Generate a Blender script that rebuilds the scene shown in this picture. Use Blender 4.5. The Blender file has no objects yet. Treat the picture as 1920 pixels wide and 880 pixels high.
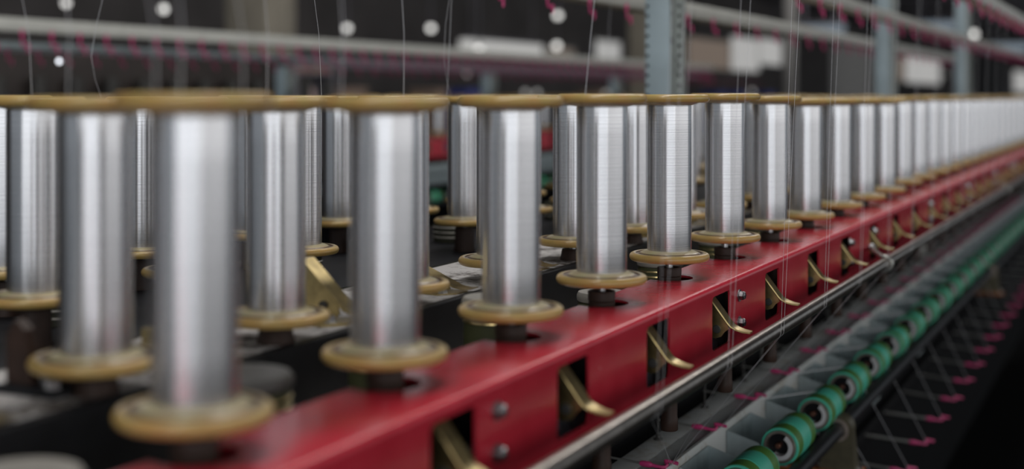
import bpy, bmesh, math, random
from mathutils import Vector, Matrix
R = math.radians
PI = math.pi
rnd = random.Random(7)
sc = bpy.context.scene
COL = sc.collection

# ------------------------------------------------------------------ camera
ZC = 1.20                      # eye height: level with the bobbin tops
F = 2560.0                     # focal length in pixels of the 1920 wide frame
VX, VY = 2170.0, 180.0         # where the machine rows vanish
TH = math.atan((VX - 960) / F)
CT, ST = math.cos(TH), math.sin(TH)
cam = bpy.data.objects.new('camera', bpy.data.cameras.new('camera'))
COL.objects.link(cam)
cam.location = (0, 0, ZC)
cam.rotation_euler = (PI / 2, 0, TH)
cam.data.sensor_width = 36
cam.data.lens = F / 1920 * 36
cam.data.shift_y = -(440 - VY) / 1920
cam.data.clip_start = 0.02
cam.data.clip_end = 400
cam.data.dof.use_dof = True
cam.data.dof.focus_distance = 1.46
cam.data.dof.aperture_fstop = 3.0
sc.camera = cam
sc.view_settings.view_transform = 'Standard'
sc.view_settings.look = 'None'
sc.view_settings.gamma = 1
sc.view_settings.exposure = 0
sc.cycles.use_denoising = True

def yat(px, X):
    """distance down the hall of the spot seen in column px on the line at X"""
    d = F * abs(X) / (CT * (VX - px))
    return (d - abs(X) * ST) / CT
def dep(X, Y): return -X * ST + Y * CT
def zat(py, X, Y): return ZC - (py - VY) * dep(X, Y) / F
def pt(px, py, X):
    Y = yat(px, X)
    return Vector((X, Y, zat(py, X, Y)))

# ------------------------------------------------------------------ materials
def new_mat(name):
    m = bpy.data.materials.new(name); m.use_nodes = True
    nt = m.node_tree
    return m, nt, nt.nodes['Principled BSDF']
def setp(b, **k):
    for a, v in k.items():
        b.inputs[a.replace('_', ' ')].default_value = v
def c4(c): return (c[0], c[1], c[2], 1)
def plain(name, col, rough=.5, metal=0, noise=.12, scale=30, bump=0, spec=.5):
    m, nt, b = new_mat(name)
    setp(b, Roughness=rough, Metallic=metal)
    b.inputs['Specular IOR Level'].default_value = spec
    tc = nt.nodes.new('ShaderNodeTexCoord'); n = nt.nodes.new('ShaderNodeTexNoise')
    n.inputs['Scale'].default_value = scale; n.inputs['Detail'].default_value = 5
    nt.links.new(tc.outputs['Object'], n.inputs['Vector'])
    cr = nt.nodes.new('ShaderNodeValToRGB')
    cr.color_ramp.elements[0].position = .3; cr.color_ramp.elements[1].position = .7
    cr.color_ramp.elements[0].color = c4([x * (1 - noise) for x in col])
    cr.color_ramp.elements[1].color = c4([min(1, x * (1 + noise)) for x in col])
    nt.links.new(n.outputs['Fac'], cr.inputs['Fac']); nt.links.new(cr.outputs['Color'], b.inputs['Base Color'])
    if bump:
        bp = nt.nodes.new('ShaderNodeBump'); bp.inputs['Strength'].default_value = bump; bp.inputs['Distance'].default_value = .002
        nt.links.new(n.outputs['Fac'], bp.inputs['Height']); nt.links.new(bp.outputs['Normal'], b.inputs['Normal'])
    return m
def emit(name, col, s):
    m = bpy.data.materials.new(name); m.use_nodes = True
    nt = m.node_tree; nt.nodes.clear()
    e = nt.nodes.new('ShaderNodeEmission'); o = nt.nodes.new('ShaderNodeOutputMaterial')
    e.inputs['Color'].default_value = c4(col); e.inputs['Strength'].default_value = s
    nt.links.new(e.outputs[0], o.inputs[0])
    return m
def dirty(name, base, dirt, amount=.5, scale=14, rough=.6, metal=0):
    m, nt, b = new_mat(name)
    setp(b, Roughness=rough, Metallic=metal)
    tc = nt.nodes.new('ShaderNodeTexCoord'); n = nt.nodes.new('ShaderNodeTexNoise'); n2 = nt.nodes.new('ShaderNodeTexNoise')
    n.inputs['Scale'].default_value = scale; n.inputs['Detail'].default_value = 9; n.inputs['Roughness'].default_value = .7
    n2.inputs['Scale'].default_value = scale * 9; n2.inputs['Detail'].default_value = 4
    for q in (n, n2): nt.links.new(tc.outputs['Object'], q.inputs['Vector'])
    mx = nt.nodes.new('ShaderNodeMath'); mx.operation = 'MULTIPLY_ADD'; mx.inputs[1].default_value = .3
    nt.links.new(n2.outputs['Fac'], mx.inputs[0]); nt.links.new(n.outputs['Fac'], mx.inputs[2])
    cr = nt.nodes.new('ShaderNodeValToRGB')
    cr.color_ramp.elements[0].position = .78 - amount * .3; cr.color_ramp.elements[1].position = .92 - amount * .3
    cr.color_ramp.elements[0].color = c4(base); cr.color_ramp.elements[1].color = c4(dirt)
    nt.links.new(mx.outputs[0], cr.inputs['Fac']); nt.links.new(cr.outputs['Color'], b.inputs['Base Color'])
    return m

def winding_mat():
    m, nt, b = new_mat('silver_filament')
    setp(b, Metallic=.92, Roughness=.25, Anisotropic=.68)
    b.inputs['Anisotropic Rotation'].default_value = .25
    tg = nt.nodes.new('ShaderNodeTangent'); tg.direction_type = 'RADIAL'; tg.axis = 'Z'
    nt.links.new(tg.outputs[0], b.inputs['Tangent'])
    tc = nt.nodes.new('ShaderNodeTexCoord'); sp = nt.nodes.new('ShaderNodeSeparateXYZ')
    nt.links.new(tc.outputs['Object'], sp.inputs[0])
    n = nt.nodes.new('ShaderNodeTexNoise'); n.noise_dimensions = '1D'
    n.inputs['Scale'].default_value = 900; n.inputs['Detail'].default_value = 4
    nt.links.new(sp.outputs['Z'], n.inputs['W'])
    cr = nt.nodes.new('ShaderNodeValToRGB')
    cr.color_ramp.elements[0].position = .3; cr.color_ramp.elements[1].position = .7
    cr.color_ramp.elements[0].color = (.60, .605, .63, 1); cr.color_ramp.elements[1].color = (.76, .765, .79, 1)
    nt.links.new(n.outputs['Fac'], cr.inputs['Fac']); nt.links.new(cr.outputs['Color'], b.inputs['Base Color'])
    bp = nt.nodes.new('ShaderNodeBump'); bp.inputs['Strength'].default_value = .06; bp.inputs['Distance'].default_value = .0003
    nt.links.new(n.outputs['Fac'], bp.inputs['Height']); nt.links.new(bp.outputs['Normal'], b.inputs['Normal'])
    return m
def flange_mat():
    m, nt, b = new_mat('bakelite_flange')
    setp(b, Roughness=.34)
    b.inputs['Coat Weight'].default_value = .2
    tc = nt.nodes.new('ShaderNodeTexCoord'); sp = nt.nodes.new('ShaderNodeSeparateXYZ'); cb = nt.nodes.new('ShaderNodeCombineXYZ')
    ln = nt.nodes.new('ShaderNodeVectorMath'); ln.operation = 'LENGTH'
    nt.links.new(tc.outputs['Object'], sp.inputs[0])
    nt.links.new(sp.outputs['X'], cb.inputs['X']); nt.links.new(sp.outputs['Y'], cb.inputs['Y'])
    nt.links.new(cb.outputs[0], ln.inputs[0])
    mr = nt.nodes.new('ShaderNodeMapRange'); mr.inputs['From Max'].default_value = .042
    nt.links.new(ln.outputs['Value'], mr.inputs['Value'])
    cr = nt.nodes.new('ShaderNodeValToRGB'); e = cr.color_ramp.elements
    e[0].position = .55; e[0].color = (.60, .50, .28, 1)
    e[1].position = 1.0; e[1].color = (.50, .32, .095, 1)
    for p, c in ((.70, (.62, .53, .33)), (.755, (.14, .075, .035)), (.825, (.12, .065, .03)), (.875, (.52, .40, .20)), (.95, (.55, .38, .14))):
        k = e.new(p); k.color = c4(c)
    nt.links.new(mr.outputs[0], cr.inputs['Fac'])
    n = nt.nodes.new('ShaderNodeTexNoise'); n.inputs['Scale'].default_value = 60; n.inputs['Detail'].default_value = 4
    nt.links.new(tc.outputs['Object'], n.inputs['Vector'])
    mx = nt.nodes.new('ShaderNodeMix'); mx.data_type = 'RGBA'; mx.blend_type = 'MULTIPLY'; mx.inputs['Factor'].default_value = .25
    nt.links.new(cr.outputs['Color'], mx.inputs['A']); nt.links.new(n.outputs['Color'], mx.inputs['B'])
    nt.links.new(mx.outputs['Result'], b.inputs['Base Color'])
    return m
def red_mat():
    m, nt, b = new_mat('red_enamel')
    setp(b, Roughness=.30, Base_Color=(.50, .014, .034, 1))
    tc = nt.nodes.new('ShaderNodeTexCoord'); n = nt.nodes.new('ShaderNodeTexNoise'); n.inputs['Scale'].default_value = 26; n.inputs['Detail'].default_value = 6
    nt.links.new(tc.outputs['Object'], n.inputs['Vector'])
    cr = nt.nodes.new('ShaderNodeValToRGB'); cr.color_ramp.elements[0].position = .35; cr.color_ramp.elements[1].position = .7
    cr.color_ramp.elements[0].color = (.46, .018, .036, 1); cr.color_ramp.elements[1].color = (.53, .026, .048, 1)
    nt.links.new(n.outputs['Fac'], cr.inputs['Fac']); nt.links.new(cr.outputs['Color'], b.inputs['Base Color'])
    mr = nt.nodes.new('ShaderNodeMapRange'); mr.inputs['To Min'].default_value = .20; mr.inputs['To Max'].default_value = .30
    nt.links.new(n.outputs['Fac'], mr.inputs['Value']); nt.links.new(mr.outputs[0], b.inputs['Roughness'])
    return m

M = dict(
    winding=winding_mat(), flange=flange_mat(), red=red_mat(),
    brown=plain('brown_plastic', (.042, .024, .018), .5, 0, .25, 60, spec=.25),
    dark=plain('black_paint', (.010, .0105, .013), .45, 0, .3, 40, spec=.3),
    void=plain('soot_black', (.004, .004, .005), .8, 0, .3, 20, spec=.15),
    steel=plain('bright_steel', (.55, .55, .56), .28, 1, .15, 120),
    chrome=plain('dull_chrome', (.36, .325, .29), .30, 1, .2, 80),
    brass=plain('brass_plate', (.48, .37, .17), .33, 1, .25, 90),
    bolt=plain('zinc_bolt', (.30, .30, .31), .36, 1, .3, 220),
    deck=dirty('stained_white_deck', (.46, .44, .43), (.05, .038, .03), .5, 20, .6),
    inner=dirty('stained_inner_plate', (.22, .25, .30), (.03, .025, .02), .45, 30, .45),
    tray=dirty('worn_cream_tray', (.52, .54, .53), (.36, .32, .26), .35, 16, .5),
    galv=plain('galvanised_plate', (.42, .49, .505), .42, .55, .14, 40),
    olive=plain('olive_paint', (.055, .060, .028), .4, 0, .2, 40),
    olivedark=plain('dark_olive_paint', (.020, .020, .011), .5, 0, .3, 30, spec=.3),
    gold=plain('gold_ring', (.50, .40, .20), .3, 1, .1, 60),
    cap=plain('grey_cap', (.27, .255, .23), .45, .2, .15, 50),
    capdark=plain('dark_grey_cap', (.055, .052, .048), .5, .1, .15, 50),
    teal=plain('teal_rubber', (.075, .50, .35), .42, 0, .1, 40),
    green=plain('olive_green_rubber', (.075, .21, .035), .5, 0, .15, 60),
    rollsteel=plain('brown_steel_ring', (.38, .32, .28), .35, .8, .2, 80),
    pale=plain('pale_bushing', (.62, .63, .64), .4, .1, .08, 50),
    copper=plain('copper_pin', (.20, .09, .06), .4, .6, .2, 60),
    pink=plain('pink_ceramic', (.54, .045, .18), .36, 0, .15, 90),
    wire=plain('grey_wire', (.36, .36, .34), .35, .8, .1, 60),
    white=plain('cream_enamel', (.52, .52, .48), .45, 0, .1, 15),
    col=plain('pale_blue_steel', (.34, .42, .46), .5, .1, .12, 14),
    colstrip=dirty('perforated_strip', (.27, .30, .29), (.06, .06, .06), .3, 60, .5),
    beige=plain('beige_concrete', (.27, .245, .20), .8, 0, .1, 3),
    concrete=plain('grey_concrete', (.40, .39, .38), .8, 0, .1, 3),
    wall=plain('dark_hall_wall', (.13, .12, .12), .9, 0, .25, .6),
    wallgrey=plain('grey_panel_wall', (.78, .77, .76), .8, 0, .1, 2),
    ceil=plain('dark_roof', (.085, .085, .095), .9, 0, .2, .5),
    truss=plain('truss_steel', (.24, .23, .27), .6, 0, .15, 3),
    floor=plain('dark_oily_floor', (.0028, .0028, .003), .8, 0, .4, 2, spec=.1),
    rust=plain('orange_primer', (.22, .075, .022), .5, 0, .3, 60),
    bearing=plain('bearing_olive', (.085, .075, .045), .45, .3, .2, 70),
    brownmach=plain('brown_machine_panel', (.034, .025, .022), .6, 0, .25, 6),
    thread=plain('thread', (.62, .62, .65), .3, .3, .05, 50),
    blue=plain('blue_plastic', (.05, .08, .42), .5, 0, .1, 5),
    cardboard=plain('pale_carton', (.42, .30, .24), .7, 0, .1, 5),
    sky=emit('bright_daylight', (1, .99, .97), .405),
    lit_wall=emit('glowing_lit_wall', (1, .80, .66), .155),  # lit beige wall beside the windows, its brightness put in as glow
    lamp=emit('lamp_glow', (1, .985, .95), 1.7),
    tube=emit('tube_glow', (1, .99, .96), .48),
    glint=emit('small_bright_lamp', (.9, .93, 1), 3.2),
    bluetube=emit('cool_tube_glow', (.72, .86, 1), .24),
    pinklit=emit('pink_lit_window', (1, .70, .62), .34),
)

# ------------------------------------------------------------------ mesh helpers
class MB:
    def __init__(s): s.v = []; s.f = []
    def add(s, vs, fs):
        o = len(s.v); s.v += [tuple(x) for x in vs]; s.f += [tuple(i + o for i in f) for f in fs]; return s
    def box(s, x0, x1, y0, y1, z0, z1):
        vs = [(x, y, z) for z in (z0, z1) for y in (y0, y1) for x in (x0, x1)]
        return s.add(vs, [(0, 2, 3, 1), (4, 5, 7, 6), (0, 1, 5, 4), (2, 6, 7, 3), (0, 4, 6, 2), (1, 3, 7, 5)])
    def cbox(s, x0, x1, y0, y1, z0, z1, c):
        """box with chamfered edges on every side"""
        bm = bmesh.new(); t = MB().box(x0, x1, y0, y1, z0, z1)
        vs = [bm.verts.new(p) for p in t.v]
        for f in t.f: bm.faces.new([vs[i] for i in f])
        bmesh.ops.bevel(bm, geom=bm.edges[:], offset=c, segments=2, profile=.5, affect='EDGES')
        bm.verts.index_update()
        s.add([v.co for v in bm.verts], [[v.index for v in f.verts] for f in bm.faces]); bm.free(); return s
    def lathe(s, prof, n=40, axis='Z', o=(0, 0, 0), close=False):
        vs = []; fs = []; m = len(prof)
        for i in range(n):
            a = 2 * PI * i / n
            for r, z in prof:
                p = (r * math.cos(a), r * math.sin(a), z)
                if axis == 'Y': p = (p[0], p[2], p[1])
                if axis == 'X': p = (p[2], p[0], p[1])
                vs.append((p[0] + o[0], p[1] + o[1], p[2] + o[2]))
        for i in range(n):
            j = (i + 1) % n
            for k in range(m if close else m - 1):
                k2 = (k + 1) % m
                f = (i * m + k, j * m + k, j * m + k2, i * m + k2)
                fs.append(f if axis != 'Y' else f[::-1])
        if not close:
            for k, rev in ((0, True), (m - 1, False)):
                if prof[k][0] > 1e-7:
                    f = [i * m + k for i in range(n)]
                    if rev: f = f[::-1]
                    fs.append(f if axis != 'Y' else f[::-1])
        return s.add(vs, fs)
    def cyl(s, r, z0, z1, n=32, axis='Z', o=(0, 0, 0), c=0):
        p = [(r, z0), (r, z1)] if not c else [(r - c, z0), (r, z0 + c), (r, z1 - c), (r - c, z1)]
        return s.lathe(p, n, axis, o)
    def tube(s, pts, r, n=10, rr=None):
        pts = [Vector(p) for p in pts]; N = len(pts); vs = []; fs = []
        t0 = (pts[1] - pts[0]).normalized()
        u = t0.orthogonal().normalized()
        for i, p in enumerate(pts):
            t = (pts[min(i + 1, N - 1)] - pts[max(i - 1, 0)]).normalized()
            u = (u - t * u.dot(t)).normalized(); w = t.cross(u)
            q = rr[i] if rr else r
            for k in range(n):
                a = 2 * PI * k / n
                vs.append(p + u * (q * math.cos(a)) + w * (q * math.sin(a)))
        for i in range(N - 1):
            for k in range(n):
                k2 = (k + 1) % n
                fs.append((i * n + k, i * n + k2, (i + 1) * n + k2, (i + 1) * n + k))
        fs.append(tuple(range(n))[::-1]); fs.append(tuple((N - 1) * n + k for k in range(n)))
        return s.add(vs, fs)
    def prism(s, poly, a0, a1, axis='Y'):
        """2-D outline pushed along an axis; poly in (x,z) for Y, (y,z) for X, (x,y) for Z"""
        n = len(poly)
        def P(u, v, a): return (u, a, v) if axis == 'Y' else (a, u, v) if axis == 'X' else (u, v, a)
        vs = [P(u, v, a0) for u, v in poly] + [P(u, v, a1) for u, v in poly]
        fs = [(i, (i + 1) % n, n + (i + 1) % n, n + i) for i in range(n)]
        fs += [tuple(range(n))[::-1], tuple(range(n, 2 * n))]
        return s.add(vs, fs)
    def mesh(s, name, mat, ang=35):
        me = bpy.data.meshes.new(name); me.from_pydata(s.v, [], s.f)
        bm = bmesh.new(); bm.from_mesh(me); bmesh.ops.recalc_face_normals(bm, faces=bm.faces[:]); bm.to_mesh(me); bm.free()
        me.polygons.foreach_set('use_smooth', [True] * len(me.polygons)); me.set_sharp_from_angle(angle=R(ang))
        me.materials.append(mat); return me
    def build(s, name, mat, parent=None, loc=None, ang=35):
        o = bpy.data.objects.new(name, s.mesh(name, mat, ang)); COL.objects.link(o)
        if parent is not None: o.parent = parent
        if loc is not None: o.location = loc
        return o

def tag(o, label=None, cat=None, group=None, kind=None):
    if label: o['label'] = label
    if cat: o['category'] = cat
    if group: o['group'] = group
    if kind: o['kind'] = kind
    return o
def thing(name, loc, label, cat, group=None, rz=0):
    o = bpy.data.objects.new(name, None); o.empty_display_size = .02; COL.objects.link(o)
    o.location = loc; o.rotation_euler = (0, 0, rz)
    return tag(o, label, cat, group)
def copy_tree(o, loc, label, group=None, cat=None):
    c = o.copy(); COL.objects.link(c); c.location = loc
    c['label'] = label
    if group: c['group'] = group
    if cat: c['category'] = cat
    for ch in list(o.children):
        d = ch.copy(); COL.objects.link(d); d.parent = c
        for g in list(ch.children):
            e = g.copy(); COL.objects.link(e); e.parent = d
    return c
def struct(o): o['kind'] = 'structure'; return o
ONES = ('first second third fourth fifth sixth seventh eighth ninth tenth eleventh twelfth thirteenth fourteenth fifteenth '
        'sixteenth seventeenth eighteenth nineteenth').split()
def ordn(i):                                   # 0 -> first
    n = i + 1
    if n < 20: return ONES[n - 1]
    t = {2: 'twenty', 3: 'thirty', 4: 'forty', 5: 'fifty'}[n // 10]
    if n % 10 == 0: return t[:-1] + 'ieth'
    return t + '-' + ONES[n % 10 - 1]
def carve(o, cutter_mb):
    cut = cutter_mb.build('cutter', M['dark'], o.parent)
    md = o.modifiers.new('cut', 'BOOLEAN'); md.operation = 'DIFFERENCE'; md.object = cut; md.solver = 'EXACT'
    bpy.context.view_layer.update()
    dg = bpy.context.evaluated_depsgraph_get()
    me = bpy.data.meshes.new_from_object(o.evaluated_get(dg))
    o.modifiers.clear(); old = o.data; o.data = me; bpy.data.meshes.remove(old)
    cm = cut.data; bpy.data.objects.remove(cut); bpy.data.meshes.remove(cm)
    me.polygons.foreach_set('use_smooth', [True] * len(me.polygons)); me.set_sharp_from_angle(angle=R(32))
def rrect(u0, u1, v0, v1, r, n=5):
    out = []
    for cu, cv, a in ((u1 - r, v1 - r, 0), (u0 + r, v1 - r, 90), (u0 + r, v0 + r, 180), (u1 - r, v0 + r, 270)):
        for k in range(n + 1):
            t = R(a + 90 * k / n); out.append((cu + r * math.cos(t), cv + r * math.sin(t)))
    return out

# ------------------------------------------------------------------ the rows
PITCH = .196
XA, XB, XC, XD = -.4635, -.617, -.854, -1.004
DRB = .1745                                    # bobbin base below the eye
pxA = [365, 722, 958, 1128, 1255, 1359, 1443.5, 1510, 1568, 1615, 1655]
pyA = [774, 662, 582, 522, 480.5, 444, 420, 403, 383.5, 368, 355]
YA = [yat(p, XA) for p in pxA]
dzA = [max(-.005, min(.005, ZC - .170 - 0 - (ZC - (py - VY) * dep(XA, y) / F)) ) * -1 for py, y in zip(pyA, YA)]
while YA[-1] < 6.9:
    YA.append(YA[-1] + PITCH); dzA.append(rnd.uniform(-.0012, .0012))
pA = (YA[10] - YA[0]) / 10
YB = [yat(180, XB) + k * .198 for k in range(-1, 14)]
YC = [yat(66, XC) + k * .197 for k in range(0, 16)]
YD = [yat(15, XD) + k * .197 for k in range(0, 18)]

def make_bobbin(loc, label, group):
    t = thing('bobbin', loc, label, 'bobbin', group)
    def flange(z0, up):
        # rounded rim, shallow groove and raised hub on the winding side
        rim = [(.042 - .0043 + .0043 * math.cos(a), .0043 + .0043 * math.sin(a)) for a in [R(-90 + 18 * k) for k in range(11)]]
        inner = [(.0352, .0083), (.0345, .0074), (.0325, .0074), (.0315, .0084), (.0275, .0098), (.0238, .0112), (.0226, .0112)]
        outer = [(.0045, .0006), (.012, .0006), (.0135, 0), (.034, 0)]
        p = [(.0045, .0112)][:0] + outer + rim + inner + [(.0226, .0085), (.0045, .0085)]
        if not up: p = [(r, -z) for r, z in p]
        return MB().lathe([(r, z + z0) for r, z in p], 64, close=True)
    flange(0, True).build('flange', M['flange'], t)
    flange(.1745, False).build('flange', M['flange'], t)
    w = [(.0226, .0088), (.0228, .0100), (.0232, .0125)]
    w += [(.0232, .0125 + (.1615 - .0125) * k / 6) for k in range(1, 7)] + [(.0229, .1630), (.0226, .1655)]
    MB().lathe([(.0226, .0090)][:0] + w, 72).build('thread_winding', M['winding'], t, ang=60)
    return t
bob = make_bobbin((XA, YA[0], ZC - DRB + dzA[0]), 'silver thread bobbin on the red rail, first and largest from the camera', 'bobbins on the red rail')
for k in range(1, len(YA)):
    copy_tree(bob, (XA, YA[k], ZC - DRB + dzA[k]), 'silver thread bobbin on the red rail, %s from the camera end' % ordn(k), 'bobbins on the red rail')
for YY, X, nm, gr in ((YB, XB, 'second row on the white deck', 'bobbins in the second row'),
                      (YC, XC, 'third row on the olive rail', 'bobbins in the third row'),
                      (YD, XD, 'fourth row on the olive rail', 'bobbins in the fourth row')):
    for k, y in enumerate(YY):
        c = copy_tree(bob, (X, y, ZC - DRB + rnd.uniform(-.001, .0015)), 'silver bobbin, %s from the camera in the %s' % (ordn(k), nm), gr)

# ------------------------------------------------------------------ red rails
XF, XBK = -.401, -.4776
DT = .191
WIN = [y - .020 for y in YA]
def red_rail(y0, y1, label, spindles, bolts, x=0, bare=False):
    t = thing('red_rail', (XF + x, (y0 + y1) / 2, ZC - .272), label, 'machine rail', 'red rails')
    ym = (y0 + y1) / 2
    Z = lambda d: .272 - d
    w = XBK - XF; th = .0022; r = .0055
    arc = [(-r + r * math.cos(R(a)), Z(DT) - r + r * math.sin(R(a))) for a in range(90, -1, -15)]
    arc2 = [(-r + (r - th) * math.cos(R(a)), Z(DT) - r + (r - th) * math.sin(R(a))) for a in range(0, 91, 15)]
    prof = [(w, Z(DT) - .016), (w, Z(DT) - .001), (w + .001, Z(DT))] + arc + [(0, 0), (-.022, 0), (-.022, th), (-th, th)] + arc2 + [(w + th, Z(DT) - th), (w + th, Z(DT) - .016)]
    b = MB().prism(prof, y0 - ym, y1 - ym, 'Y').build('rail_body', M['red'], t)
    cut = MB()
    for y in spindles:
        cut.lathe([(.0248, Z(DT) - .02), (.0248, Z(DT) + .01)], 40, o=(XA - XF, y - ym, 0))
        cut.prism(rrect(y - .020 - .032 - ym, y - .020 + .031 - ym, Z(.2552), Z(.2012), .006), -.012, .012, 'X')
    if spindles: carve(b, cut)
    if not bare:
        MB().box(-.026, -.0225, y0 - ym + .002, y1 - ym - .002, .004, .0335).build('inner_plate', M['inner'], t)
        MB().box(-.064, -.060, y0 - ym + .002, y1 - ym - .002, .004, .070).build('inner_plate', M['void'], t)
    for y in bolts:
        for d in (.2115, .2400):
            hb = MB()
            hb.lathe([(.0, .0072), (.0025, .0072), (.0040, .0066), (.0050, .0050), (.0050, .0014)], 6, 'X', (0, y - ym, Z(d)))
            hb.lathe([(.0066, .0014), (.0066, .0)], 20, 'X', (0, y - ym, Z(d)))
            bo = hb.build('bolt', M['bolt'], t, ang=25)
            sl = MB().box(.0064, .0076, y - ym - .0030, y - ym + .0030, Z(d) - .0005, Z(d) + .0005)
            sl.box(.0064, .0076, y - ym - .0005, y - ym + .0005, Z(d) - .0030, Z(d) + .0030).build('cross_slot', M['dark'], bo)
    return t
JT = 2.074
segs = [(-.30, JT), (JT + .002, JT + 2.35), (JT + 2.352, JT + 4.95)]
names = ['glossy red enamel rail under the nearest bobbins', 'glossy red rail beyond the joint at the rod bracket', 'far end length of the red rail, out of focus']
allb = [.824 - .587, .824, 1.411, 1.988, 2.172, 2.759, 3.346, 3.93, 4.36, 4.50, 5.09, 5.68]
YApre = [YA[0] - 2 * pA, YA[0] - pA] + YA
for (a, b_), nm in zip(segs, names):
    red_rail(a, b_, nm, [y for y in YApre if a + .05 < y < b_ - .03], [y for y in allb if a < y < b_])

# ------------------------------------------------------------------ spindles on the red rail
def make_spindle(loc, label, group):
    t = thing('spindle', loc, label, 'spindle', group)        # origin at the lower end, .352 below the eye
    z = lambda d: .352 - d
    MB().cyl(.0040, z(.190), z(.1735), 16).build('shaft', M['steel'], t)
    p = [(.0124, z(.215)), (.0124, z(.1905)), (.0118, z(.190)), (.0126, z(.1893)), (.0128, z(.1815)), (.0122, z(.1805)), (.0108, z(.1805)), (.0104, z(.1830)), (.0045, z(.1830))]
    MB().lathe(p, 40).build('collar', M['brown'], t)
    p = [(.0085, 0), (.0092, .001), (.0092, .012), (.0085, .014), (.0085, .07), (.0098, .072), (.0098, .137)]
    MB().lathe(p, 32).build('sleeve', M['brown'], t)
    return t
sp0 = None
for k, y in enumerate(YA):
    lb = 'dark brown spindle under the %s bobbin on the red rail' % ordn(k)
    if sp0 is None: sp0 = make_spindle((XA, y, ZC - .352), lb, 'spindles of the red rail')
    else: copy_tree(sp0, (XA, y, ZC - .352 + max(0, dzA[k]) * .5), lb)
# taller plain spindles of the rows behind
def make_tall(loc, label, group, base):
    t = thing('spindle', loc, label, 'spindle', group)
    h = base - .1735
    MB().cyl(.0040, h - .010, h, 16).build('shaft', M['steel'], t)
    MB().lathe([(.0150, 0), (.0150, .003), (.0138, .006), (.0132, h - .008), (.0124, h - .005), (.0100, h - .005)], 36).build('collar', M['brown'], t)
    return t
tall = None
for YY, X, nm, gr, base in ((YB, XB, 'second', 'spindles of the second row', .192), (YC, XC, 'third', 'spindles of the third row', .212), (YD, XD, 'fourth', 'spindles of the fourth row', .212)):
    tall = None
    for k, y in enumerate(YY):
        lb = 'dark spindle under the %s bobbin of the %s row' % (ordn(k), nm)
        if tall is None: tall = make_tall((X, y, ZC - base), lb, gr, base)
        else: copy_tree(tall, (X, y, ZC - base), lb)

# ------------------------------------------------------------------ brass brake levers
def make_lever(loc, label, group, s=1):
    """origin: on the rail face plane, window bottom; +X points out of the rail"""
    t = thing('brake_lever', loc, label, 'lever', group)
    path = [(-.016, .0590), (-.004, .0440), (.0095, .0265), (.0130, .0228), (.0180, .0204), (.0245, .0186), (.0315, .0178)]
    path = [(x * s, z) for x, z in path]
    w0, w1 = -.0117, .0052
    th = .0016; mb = MB(); n = len(path); vs = []; fs = []
    for i, (x, z) in enumerate(path):
        w = 1 if i < 4 else (.92, .80, .60)[i - 4]
        a, b_ = w0 * w - .002 * (1 - w), w1 * w - .002 * (1 - w)
        for (yy, dz) in ((a, 0), (b_, 0), (b_, -th), (a, -th)): vs.append((x, yy, z + dz))
    for i in range(n - 1):
        for k in range(4):
            fs.append((i * 4 + k, i * 4 + (k + 1) % 4, (i + 1) * 4 + (k + 1) % 4, (i + 1) * 4 + k))
    fs += [(0, 1, 2, 3), tuple((n - 1) * 4 + k for k in range(4))[::-1]]
    mb.add(vs, fs)
    mb.tube([(x, w0, z - .0006) for x, z in path[:5]], .0013, 8)
    mb.build('lever_arm', M['brass'], t)
    cheek = [(-.016 * s, .0575), (-.004 * s, .0425), (.0090 * s, .0252), (.0110 * s, .0205), (.0060 * s, .0165), (.0030 * s, .0120), (-.003 * s, .0098), (-.010 * s, .0110), (-.020 * s, .0180)]
    MB().prism(cheek, w0, w0 + .0016, 'Y').build('cheek_plate', M['brass'], t)
    MB().cyl(.0042, w0 - .0016, w0 + .012, 20, 'Y', (-.0016 * s, 0, .0193), .0004).build('pivot_pin', M['capdark'], t)
    return t
lv = None
for k, y in enumerate(YA[:26]):
    loc = (XF, WIN[k] + .0005, ZC - .2552)
    yy = loc[1]
    px = VX - F * abs(XF) / (CT * dep(XF, yy))
    lb = 'bent brass lever poking out of the red rail under the %s bobbin' % ordn(k)
    if lv is None: lv = make_lever(loc, lb, 'brake levers of the red rail')
    else: copy_tree(lv, loc, lb)

# ------------------------------------------------------------------ chrome rod with its brackets
XR, DR, RR = -.360, .245, .0076
rods = [(-.10, 2.040, 'polished steel rod along the front of the red rail'), (2.043, 3.80, 'polished steel rod beyond the hook bracket'), (3.803, 6.9, 'far length of the polished steel rod')]
for a, b_, lb in rods:
    o = MB().cyl(RR, 0, b_ - a, 36, 'Y', (0, 0, 0), .0008).build('guide_rod', M['chrome'], None, (XR, a, ZC - DR))
    tag(o, lb, 'rod', 'polished guide rods')
def bracket_rod(y, lb):
    t = thing('rod_bracket', (XR, y, ZC - DR), lb, 'bracket', 'hook brackets of the rod')
    pts = [(-.0375, .105, .012), (-.030, .070, .0125), (-.020, .036, .0125), (-.008, .006, .0118)]
    pts += [(.0105 * math.cos(R(a)), 0, .0105 * math.sin(R(a))) for a in range(110, -131, -20)]
    MB().tube(pts, .0029, 10).build('hook', M['wire'], t)
    MB().lathe([(0, .0085), (.004, .0075), (.0055, .005), (.0055, 0)], 16, 'X', (-.0405, .105, .012)).build('bolt', M['bolt'], t)
bracket_rod(2.035, 'pale hook bracket clipping the steel rod at the rail joint')
bracket_rod(3.79, 'blurred second hook bracket farther along the steel rod')
bracket_rod(5.6, 'farthest hook bracket on the steel rod')

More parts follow.
